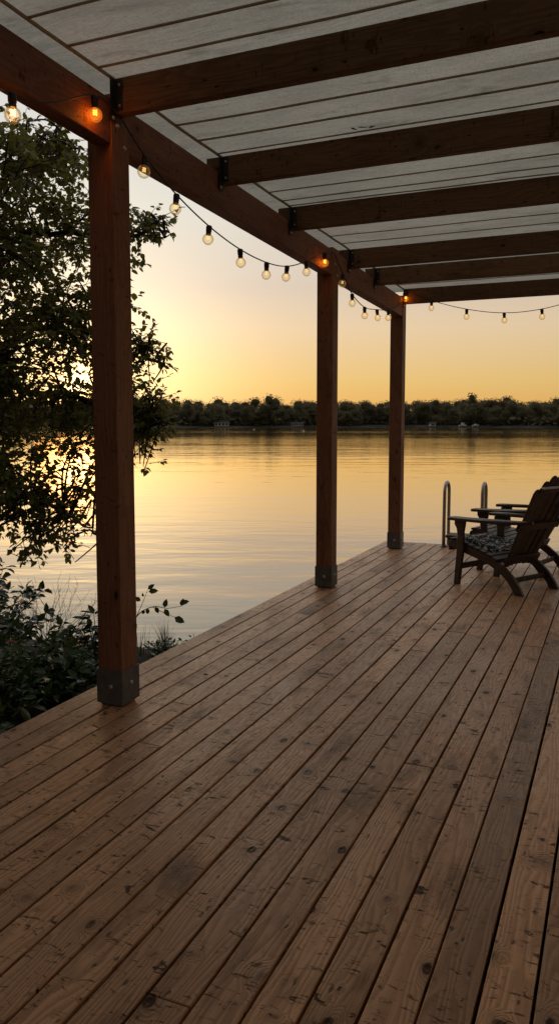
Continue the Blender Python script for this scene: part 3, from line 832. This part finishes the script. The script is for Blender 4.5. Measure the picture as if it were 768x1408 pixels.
def far_boat(label, lat, L, cab):
    e = empty('boat', far(lat, shore_d(lat) + 4.5, -.1), math.atan2(RT_.y, RT_.x) + .15); tag(e, label, 'boat')
    hull = MB(); sec = []
    for i in range(9):
        f = i / 8; ww = .95 * math.sin(math.pi * min(1, .35 + f * .65) ) ** .6 if f < 1 else .02
        ww = max(.03, .95 * (1 - max(0, f - .45) ** 2 * 3.2)); zt_ = .95 + .45 * max(0, f - .5)
        sec.append([(-ww, zt_), (-ww * .7, .25), (0, 0), (ww * .7, .25), (ww, zt_)])
        for (y, z) in sec[-1]: hull.v.append(V((L * (f - .5), y, z)))
    for i in range(8):
        for k in range(4): hull.face([i * 5 + k, (i + 1) * 5 + k, (i + 1) * 5 + k + 1, i * 5 + k + 1], None, True)
        hull.face([i * 5, i * 5 + 4, (i + 1) * 5 + 4, (i + 1) * 5])
    hull.face([0, 1, 2, 3, 4])
    hull.build('hull', M['white'], e)
    MB().prism([(-L * .2, 0), (L * .22, 0), (L * .08, cab), (-L * .16, cab)], -.7, .7, (0, 0, 1.0), V((1, 0, 0)), V((0, 0, 1)), V((0, 1, 0))).build('cabin', M['white'], e)
far_boat('white motorboat pulled up on the far beach, the one with a taller cabin', 104, 4.4, 1.3)
far_boat('white open boat with a low cabin on the far beach', 110.5, 3.8, .6)
for (x, y), lb in (((-114.4, 241.2), 'small white buoy floating far out, left of the middle post'), ((-79.8, 200.1), 'small white buoy floating nearer, beside the middle post')):
    e = empty('buoy', (x, y, -.55)); tag(e, lb, 'buoy')
    MB().lathe([(.05, -.3), (.26, -.15), (.30, .05), (.22, .22), (.06, .30), (.05, .42)], (0, 0, 0), None, 12).build('float', M['white'], e)

# ------------------------------------------------------------------ the big tree beside the deck
CAMP = V((0, 0, 1.5)); CF = V((-.39726, .913406, -.088734)); CR = V((.917011, .398862, 0)); CU = CR.cross(CF)
# limbs of the tree in world metres
tr = empty('lakeside_tree', (-6.35, 4.75, -.5))
tag(tr, 'leafy broadleaf tree overhanging the water left of the deck', 'tree')
tinv = Matrix.Translation(-V((-6.35, 4.75, -.5)))
def TP(mb, name, mat):
    o = mb.build(name, mat, None); o.parent = tr; o.matrix_parent_inverse = tinv; return o
trunk = MB()
T0 = [(-6.35, 4.75, -.9), (-6.28, 4.78, .4), (-6.10, 4.85, 1.6), (-5.95, 4.95, 2.8), (-5.70, 5.0, 4.0), (-5.45, 5.1, 5.2)]
trunk.tube(smooth_path([V(p) for p in T0], 5), list(np.linspace(.17, .05, 26)), 10)
LIMBS = [[(-6.24, 4.8, .7), (-5.6, 4.85, 1.0), (-4.9, 4.95, 1.02), (-4.2, 5.05, .85), (-3.85, 5.1, .62)],
         [(-6.10, 4.85, 1.5), (-5.3, 5.05, 1.75), (-4.6, 5.3, 1.78), (-3.95, 5.55, 1.62), (-3.6, 5.68, 1.50)],
         [(-6.05, 4.9, 2.0), (-5.2, 5.1, 2.3), (-4.5, 5.35, 2.32), (-3.9, 5.6, 2.2), (-3.55, 5.72, 2.05)],
         [(-5.98, 4.95, 2.6), (-5.2, 5.1, 2.95), (-4.5, 5.3, 3.1), (-3.85, 5.55, 3.08), (-3.45, 5.66, 3.05)],
         [(-5.8, 5.0, 3.5), (-5.1, 5.1, 3.75), (-4.5, 5.2, 3.8), (-4.1, 5.3, 3.72)],
         [(-6.15, 4.85, 1.3), (-5.5, 4.6, 1.7), (-4.9, 4.5, 1.9), (-4.45, 4.55, 1.95)],
         [(-6.0, 4.9, 2.4), (-5.4, 4.6, 2.7), (-4.9, 4.5, 2.85), (-4.5, 4.6, 2.9)],
         [(-5.75, 5.0, 3.7), (-5.3, 4.7, 4.1), (-4.9, 4.6, 4.3)]]
limb_pts = []
for L in LIMBS:
    sp = smooth_path([V(p) for p in L], 6)
    for i in range(1, len(sp) - 1): sp[i] = sp[i] + V((rnd.uniform(-.03, .03), rnd.uniform(-.03, .03), rnd.uniform(-.04, .04)))
    trunk.tube(sp, list(np.linspace(.045, .005, len(sp))), 7)
    limb_pts += sp[3:]
# leaf clumps: (x, y, z, spread, twigs)
clumps = []
rr = random.Random(5)
def ray(u, v, dep):
    return CAMP + (CF + CR * ((u - 384) / 1068.3) + CU * ((677.9 - v) / 1068.3)) * dep
def fill(n, u0, u1, v0, v1, d0, d1, spread, tw):
    for _ in range(n):
        u, v = rr.uniform(u0, u1), rr.uniform(v0, v1)
        if 94 < u < 124 and 520 < v < 542: continue          # the thin place in the crown where the low sun shows
        clumps.append((ray(u, v, rr.uniform(d0, d1)), spread, tw))
CLUMPS_HERE = True
fill(56, -30, 108, 200, 400, 5.6, 7.2, .30, 9)
fill(14, -40, 70, 165, 250, 5.4, 6.6, .26, 7)
fill(5, 60, 112, 195, 230, 5.8, 6.6, .13, 4)
fill(10, 100, 175, 240, 420, 6.2, 7.0, .24, 7)
fill(30, -30, 105, 400, 500, 5.6, 7.2, .26, 9)
fill(14, -30, 88, 482, 530, 5.8, 6.8, .13, 7)
fill(24, -40, 62, 515, 610, 5.6, 6.9, .24, 9)
fill(22, 40, 180, 562, 612, 6.0, 7.0, .19, 9)
fill(22, -40, 34, 600, 730, 5.6, 6.6, .22, 9)
fill(12, 40, 150, 612, 665, 6.0, 6.8, .16, 6)
fill(6, 90, 150, 640, 720, 6.2, 6.8, .13, 5)
fill(20, -20, 88, 685, 765, 5.8, 6.5, .15, 7)
fill(6, 60, 108, 725, 778, 5.9, 6.4, .10, 4)
fill(18, 110, 185, 455, 600, 6.3, 7.0, .24, 8)
fill(13, 184, 206, 495, 590, 6.4, 6.9, .15, 7)
fill(9, 198, 222, 548, 605, 6.4, 6.8, .11, 6)
fill(6, 188, 205, 600, 640, 6.4, 6.7, .11, 5)
fill(3, 186, 200, 630, 655, 6.4, 6.6, .08, 4)
fill(5, 200, 214, 482, 530, 6.5, 6.7, .11, 5)
fill(8, 120, 195, 285, 330, 6.2, 6.7, .16, 6)
fill(8, 190, 228, 302, 324, 6.3, 6.5, .085, 6)
fill(36, -420, -40, 100, 720, 5.4, 7.4, .42, 8)     # the rest of the crown, beyond the left of the photo
for _ in range(380):                                # unseen boughs added over the bank to block light from the left
    clumps.append((V((rr.uniform(-6.2, -4.0), rr.uniform(-2.6, 3.7), rr.uniform(-.1, 6.0))), .45, 8))
leaves = MB(); twigs = MB()
def spray(base, d, L, leafL, rr, step=.030, droop=.35):
    """one twig with alternate leaves"""
    pts = [base]; p = base; dd = d.normalized(); n = max(4, int(L / step)); side = 1
    for i in range(n):
        dd = (dd + V((rr.uniform(-.16, .16), rr.uniform(-.16, .16), rr.uniform(-.16, .14) - droop * .05))).normalized()
        p = p + dd * step; pts.append(p)
        if i > 0:
            s = dd.cross(V((0, 0, 1)))
            if s.length < .1: s = V((1, 0, 0))
            s.normalize()
            for _ in range(1 if rr.random() < .75 else 2):
                side = -side
                ld = (dd * rr.uniform(.2, .9) + s * side * rr.uniform(.5, 1.1) + V((rr.uniform(-.5, .5), rr.uniform(-.5, .5), rr.uniform(-.7, .3)))).normalized()
                nn = V((rr.gauss(0, .55), rr.gauss(0, .55), 1)).normalized()
                k = leafL * rr.uniform(.6, 1.2)
                leaves.leaf(p + ld * .008, ld, nn, k, k * rr.uniform(.62, .82), .14, rr.uniform(0, .25))
    k = leafL * rr.uniform(.8, 1.1)
    leaves.leaf(p, dd, V((rr.gauss(0, .4), rr.gauss(0, .4), 1)), k, k * .6, .14, .1)
    if len(pts) > 2: twigs.tube(pts[::2] if len(pts) > 5 else pts, list(np.linspace(.0032, .0012, len(pts[::2] if len(pts) > 5 else pts))), 4, cap=False)
for (c, spread, tw) in clumps:
    q = min(limb_pts, key=lambda a: (a - c).length + (.4 if a.x > c.x + .1 else 0))
    mid = (q + c) / 2 + V((rr.uniform(-.1, .1), rr.uniform(-.1, .1), rr.uniform(-.02, .16)))
    path = smooth_path([q, mid, c], 5)
    twigs.tube(path, list(np.linspace(.011, .004, len(path))), 5, cap=False)
    for _ in range(tw):
        d = V((rr.gauss(0, 1), rr.gauss(0, 1), rr.gauss(-.12, .75))).normalized()
        o = path[rr.randrange(4, len(path))] + d * spread * rr.uniform(0, .35)
        spray(o, d, spread * rr.uniform(.7, 1.25), .058, rr)
TP(trunk, 'trunk', M['bark'])
TP(twigs, 'branches', M['bark'])
TP(leaves, 'crown', M['tree_leaf'])

# ------------------------------------------------------------------ shrubs on the bank
def ground_z(x, y):
    d = shore_y(x) - y; s = 1 / (1 + math.exp(-max(-30, min(30, d * 5.5))))
    return -.95 + s * .52 + min(.03, max(0, d) * .012)
def shrub(name, label, x, y, h, rad, nst, leafL, seed, aspect=.55, cat='shrub', flowers=0, mat='shrub_leaf', bare=0.25):
    global leaves, twigs
    rr = random.Random(seed)
    e = empty(name, (x, y, ground_z(x, y) - .02)); tag(e, label, cat)
    lv, sm = MB(), MB(); tips = []
    for i in range(nst):
        a = rr.uniform(0, TAU); r = rad * math.sqrt(rr.random()); top = V((r * math.cos(a), r * math.sin(a), h * rr.uniform(.55, 1.0) * (1 - .35 * (r / rad) ** 2)))
        b0 = V((top.x * .25, top.y * .25, 0)); mid = V((top.x * .55, top.y * .55, top.z * .6))
        pts = smooth_path([b0, mid, top], 6)
        sm.tube(pts, list(np.linspace(.006, .0022, len(pts))), 5, cap=False)
        tips.append(top)
        for k, p in enumerate(pts):
            if k / len(pts) < bare: continue
            for _ in range(2):
                a2 = rr.uniform(0, TAU)
                ld = V((math.cos(a2), math.sin(a2), rr.uniform(-.35, .55))).normalized()
                nn = V((rr.gauss(0, .4), rr.gauss(0, .4), 1)).normalized()
                q = leafL * rr.uniform(.65, 1.2)
                st_ = p + ld * .02
                lv.leaf(st_, ld, nn, q, q * aspect * rr.uniform(.85, 1.15), .12, rr.uniform(.05, .4))
        ld = V((rr.uniform(-.5, .5), rr.uniform(-.5, .5), .6)); lv.leaf(top, ld, V((rr.uniform(-1, 1), rr.uniform(-1, 1), .6)), leafL, leafL * aspect, .12, .2)
    lv.build('foliage', M[mat], e); sm.build('stem', M['bark'], e)
    for i in range(flowers):
        t = tips[i * 3 % len(tips)] * 1.0; fm = MB()
        c = t + V((.02, -.03, .01))
        for k in range(6):
            a = TAU * k / 6
            fm.leaf(c, V((math.cos(a), math.sin(a), .45)), V((0, 0, 1)), .028, .022, .2, .2)
        fm.build('flower', M['petal'], e)
    return e
shrub('broadleaf_shrub', 'dark glossy shrub with large leaves beside the deck edge, at the frame edge', -3.40, 3.30, .66, .50, 46, .092, 1)
shrub('broadleaf_shrub', 'tall leafy shrub with rounded leaves standing against the water on the left', -4.70, 4.75, .82, .62, 60, .088, 2, .7)
shrub('broadleaf_shrub', 'low dark shrub next to the deck just left of the closest post', -3.34, 4.10, .46, .40, 40, .085, 3)
shrub('flowering_shrub', 'low shrub with a few small red flowers among dark leaves', -3.78, 3.95, .60, .42, 44, .080, 4, .5, flowers=4)
shrub('broadleaf_shrub', 'leafy shrub right behind the closest post at the water edge', -3.72, 4.95, .50, .34, 22, .088, 5, .6)
shrub('broadleaf_shrub', 'spreading shrub in the middle of the bank between the taller ones', -4.30, 4.15, .60, .55, 50, .085, 6, .6)
shrub('creeping_plant', 'low brownish ground plant at the water edge right of the closest post', -3.30, 5.45, .17, .34, 46, .045, 8, .5, 'plant')
# the sprig that leans out to the right of the post
sp = empty('leafy_sapling', (-3.30, 4.62, ground_z(-3.3, 4.62))); tag(sp, 'thin sapling with a few round leaves leaning out right of the closest post', 'plant')
spi = Matrix.Translation(-V(sp.location))
sv, sb = MB(), MB()
S0 = [V((-3.30, 4.62, -.42)), V((-3.24, 4.64, -.1)), V((-3.17, 4.68, .10)), V((-3.07, 4.74, .17)), V((-2.98, 4.80, .155)), V((-2.90, 4.86, .165))]
S1 = [V((-3.17, 4.68, .10)), V((-3.14, 4.72, .20)), V((-3.12, 4.76, .29))]
S2 = [V((-3.07, 4.74, .17)), V((-3.00, 4.78, .125)), V((-2.93, 4.83, .085))]
for S, r0 in ((S0, .006), (S1, .003), (S2, .003)):
    q = smooth_path(S, 6); sb.tube(q, list(np.linspace(r0, .0015, len(q))), 5)
rr = random.Random(3)
for c, d, L in [((-3.12, 4.76, .29), (.5, .3, .5), .062), ((-3.115, 4.76, .275), (1, .5, .12), .072), ((-3.15, 4.71, .215), (-.9, -.1, .35), .058), ((-3.14, 4.73, .24), (-.3, 0, .9), .03),
                ((-3.19, 4.67, .12), (-.8, -.2, .5), .05), ((-3.1, 4.72, .16), (-.1, .2, -.9), .05), ((-3.12, 4.71, .15), (-.5, .1, -.8), .045), ((-3.05, 4.75, .17), (.3, .2, -.9), .055),
                ((-3.0, 4.79, .16), (.1, .3, .95), .066), ((-3.0, 4.79, .15), (.5, .1, -.8), .066), ((-2.94, 4.83, .085), (.8, .3, -.45), .085), ((-2.90, 4.86, .165), (.2, .2, .9), .06), ((-2.90, 4.86, .19), (1, .3, .25), .062),
                ((-3.22, 4.65, -.02), (-.8, .3, .3), .07), ((-3.24, 4.64, -.1), (-.9, -.4, .2), .08), ((-3.23, 4.64, .02), (-.6, .5, .5), .07)]:
    sv.leaf(V(c), V(d), V((rr.uniform(-.3, .3) + .25, -.75, rr.uniform(.2, .6))), L, L * .66, .1, .1)
for mb, nm, mt in ((sv, 'foliage', M['shrub_leaf']), (sb, 'stem', M['bark'])):
    o = mb.build(nm, mt); o.parent = sp; o.matrix_parent_inverse = spi
# dry wiry bush
def wiry(name, label, x, y, h, rad, n, seed, cat='bush'):
    rr = random.Random(seed); mb = MB()
    for i in range(n):
        a = rr.uniform(0, TAU); p = V((rr.gauss(0, .03), rr.gauss(0, .03), 0)); d = V((math.cos(a) * rad, math.sin(a) * rad, h)).normalized(); pts = [p]
        k = rr.randint(7, 10)
        for j in range(k):
            d = (d + V((rr.uniform(-.3, .3), rr.uniform(-.3, .3), rr.uniform(-.15, .15)))).normalized(); p = p + d * h / k; pts.append(p)
            if j > 2 and rr.random() < .6:
                e2 = (d + V((rr.uniform(-1, 1), rr.uniform(-1, 1), rr.uniform(-.3, .6)))).normalized()
                mb.tube([p, p + e2 * .05, p + e2 * .09 + V((0, 0, rr.uniform(-.01, .03)))], [.0016, .0012, .0007], 3, cap=False)
        mb.tube(pts, list(np.linspace(.0030, .0009, len(pts))), 4, cap=False)
    o = mb.build(name, M['bark']); o.location = (x, y, ground_z(x, y)); tag(o, label, cat); return o
wiry('dry_bush', 'bare wiry bush of thin dry twigs against the water, left of the closest post', -4.33, 5.10, .62, .42, 46, 9)
def tuft(name, label, x, y, h, rad, n, seed):
    rr = random.Random(seed); mb = MB()
    for i in range(n):
        a = rr.uniform(0, TAU); r = rad * rr.random(); b0 = V((r * math.cos(a), r * math.sin(a), -.03)); out = V((math.cos(a), math.sin(a), 0)); hh = h * rr.uniform(.5, 1); ln = rr.uniform(.05, .55)
        w_ = rr.uniform(.0025, .005); s = out.cross(V((0, 0, 1))) * w_; b = len(mb.v)
        for k in range(5):
            f = k / 4; p = b0 + out * (hh * ln * f * f) + V((0, 0, hh * (f - .18 * ln * f * f))); t_ = s * (1 - f * .92)
            mb.v.extend([p - t_, p + t_])
        for k in range(4): mb.face([b + 2 * k, b + 2 * k + 1, b + 2 * k + 3, b + 2 * k + 2])
    o = mb.build(name, M['grass']); o.location = (x, y, ground_z(x, y)); tag(o, label, 'grass'); return o
tuft('grass_tuft', 'upright dense grass tuft at the water edge right of the closest post', -3.60, 5.75, .36, .05, 60, 21)
tuft('grass_tuft', 'sparse arching grass tuft beside the deck edge, rightmost on the bank', -3.22, 6.02, .34, .09, 34, 22)
tuft('grass_tuft', 'thin grass tuft close behind the right side of the closest post', -3.60, 5.35, .34, .16, 30, 23)
tuft('grass_tuft', 'short grass tuft at the foot of the shrub left of the closest post', -3.05, 4.35, .22, .10, 46, 24)

# ------------------------------------------------------------------ light: dusk sky with a low sun behind the tree
SUN_EL, SUN_AZ = math.radians(2.7), math.radians(-38.0)     # azimuth from +Y, clockwise
sdir = V((math.sin(SUN_AZ) * math.cos(SUN_EL), math.cos(SUN_AZ) * math.cos(SUN_EL), math.sin(SUN_EL)))
world = bpy.data.worlds.new('World'); scene.world = world; world.use_nodes = True
class WT(NT):
    def __init__(self, w):
        self.t = w.node_tree; self.t.nodes.clear(); self.out = self.t.nodes.new('ShaderNodeOutputWorld')
t = WT(world)
sky = t.n('ShaderNodeTexSky', sky_type='NISHITA', sun_disc=False, sun_elevation=SUN_EL, sun_rotation=SUN_AZ, air_density=1.0, dust_density=2.0, ozone_density=1.0)
D = t.coord('Generated')
D = t.vmath('NORMALIZE', D)
sx = t.t.nodes.new('ShaderNodeSeparateXYZ'); t.set(sx, 0, D)
el = t.math('MAXIMUM', sx.outputs[2], 0.0)
grad = t.ramp(el, [(0.0, (.82, .40, .085)), (.055, (.82, .55, .205)), (.12, (.82, .62, .40)), (.17, (.70, .585, .48)), (.26, (.735, .71, .64)), (.36, (.74, .73, .70)), (.55, (.72, .75, .76)), (1.0, (.72, .77, .82))])
ca = t.vmath('DOT_PRODUCT', D, (sdir.x, sdir.y, 0.0), out=1)
azf = t.remap(ca, -1.0, 1.0, .58, 1.0, False)
azf = t.math('POWER', azf, 3.4)
cs_ = t.math('MAXIMUM', t.vmath('DOT_PRODUCT', D, tuple(sdir), out=1), 0.0)
g1 = t.math('MULTIPLY', t.math('POWER', cs_, 80.0), .78)
g2 = t.math('MULTIPLY', t.math('POWER', cs_, 900.0), 1.6)
base = t.vmath('SCALE', grad); t.t.links.new(azf, base.node.inputs['Scale'])
w1 = t.vmath('SCALE', (1.0, .86, .52)); t.t.links.new(g1, w1.node.inputs['Scale'])
w2 = t.vmath('SCALE', (1.0, .40, .08)); t.t.links.new(g2, w2.node.inputs['Scale'])
g3 = t.math('MULTIPLY', t.math('POWER', cs_, 9000.0), 7.0)
w3 = t.vmath('SCALE', (1.0, .66, .26)); t.t.links.new(g3, w3.node.inputs['Scale'])
hazed = t.vmath('ADD', t.vmath('ADD', t.vmath('ADD', base, w1), w2), w3)
bg1 = t.n('ShaderNodeBackground', in_={'Color': sky.outputs[0], 'Strength': .006})
bg2 = t.n('ShaderNodeBackground', in_={'Color': hazed, 'Strength': 1.0})
ad = t.n('ShaderNodeAddShader', in_={0: bg1.outputs[0], 1: bg2.outputs[0]})
t.t.links.new(ad.outputs[0], t.out.inputs['Surface'])
sun = bpy.data.lights.new('sun', 'SUN'); sun.energy = .035; sun.angle = math.radians(6.0); sun.color = (1, .38, .10)
so = bpy.data.objects.new('sun', sun); col.objects.link(so)
so.rotation_euler = (-sdir).to_track_quat('-Z', 'Y').to_euler()

# ------------------------------------------------------------------ camera
cam = bpy.data.cameras.new('camera'); co = bpy.data.objects.new('camera', cam); col.objects.link(co)
cam.sensor_fit = 'VERTICAL'; cam.sensor_height = 36.0; cam.lens = 36.0 * 1068.27 / 1408
cam.shift_y = -(704 - 677.9) / 1408
cam.clip_start = .05; cam.clip_end = 6000
Rm = Matrix((CR, CU, -CF)).transposed().to_4x4()
co.matrix_world = Matrix.Translation(CAMP) @ Rm
scene.camera = co
scene.view_settings.view_transform = 'Standard'
try: scene.view_settings.look = 'None'
except Exception: pass
scene.view_settings.exposure = 0
scene.cycles.max_bounces = 10; scene.cycles.transparent_max_bounces = 12
scene.cycles.sample_clamp_indirect = 6.0
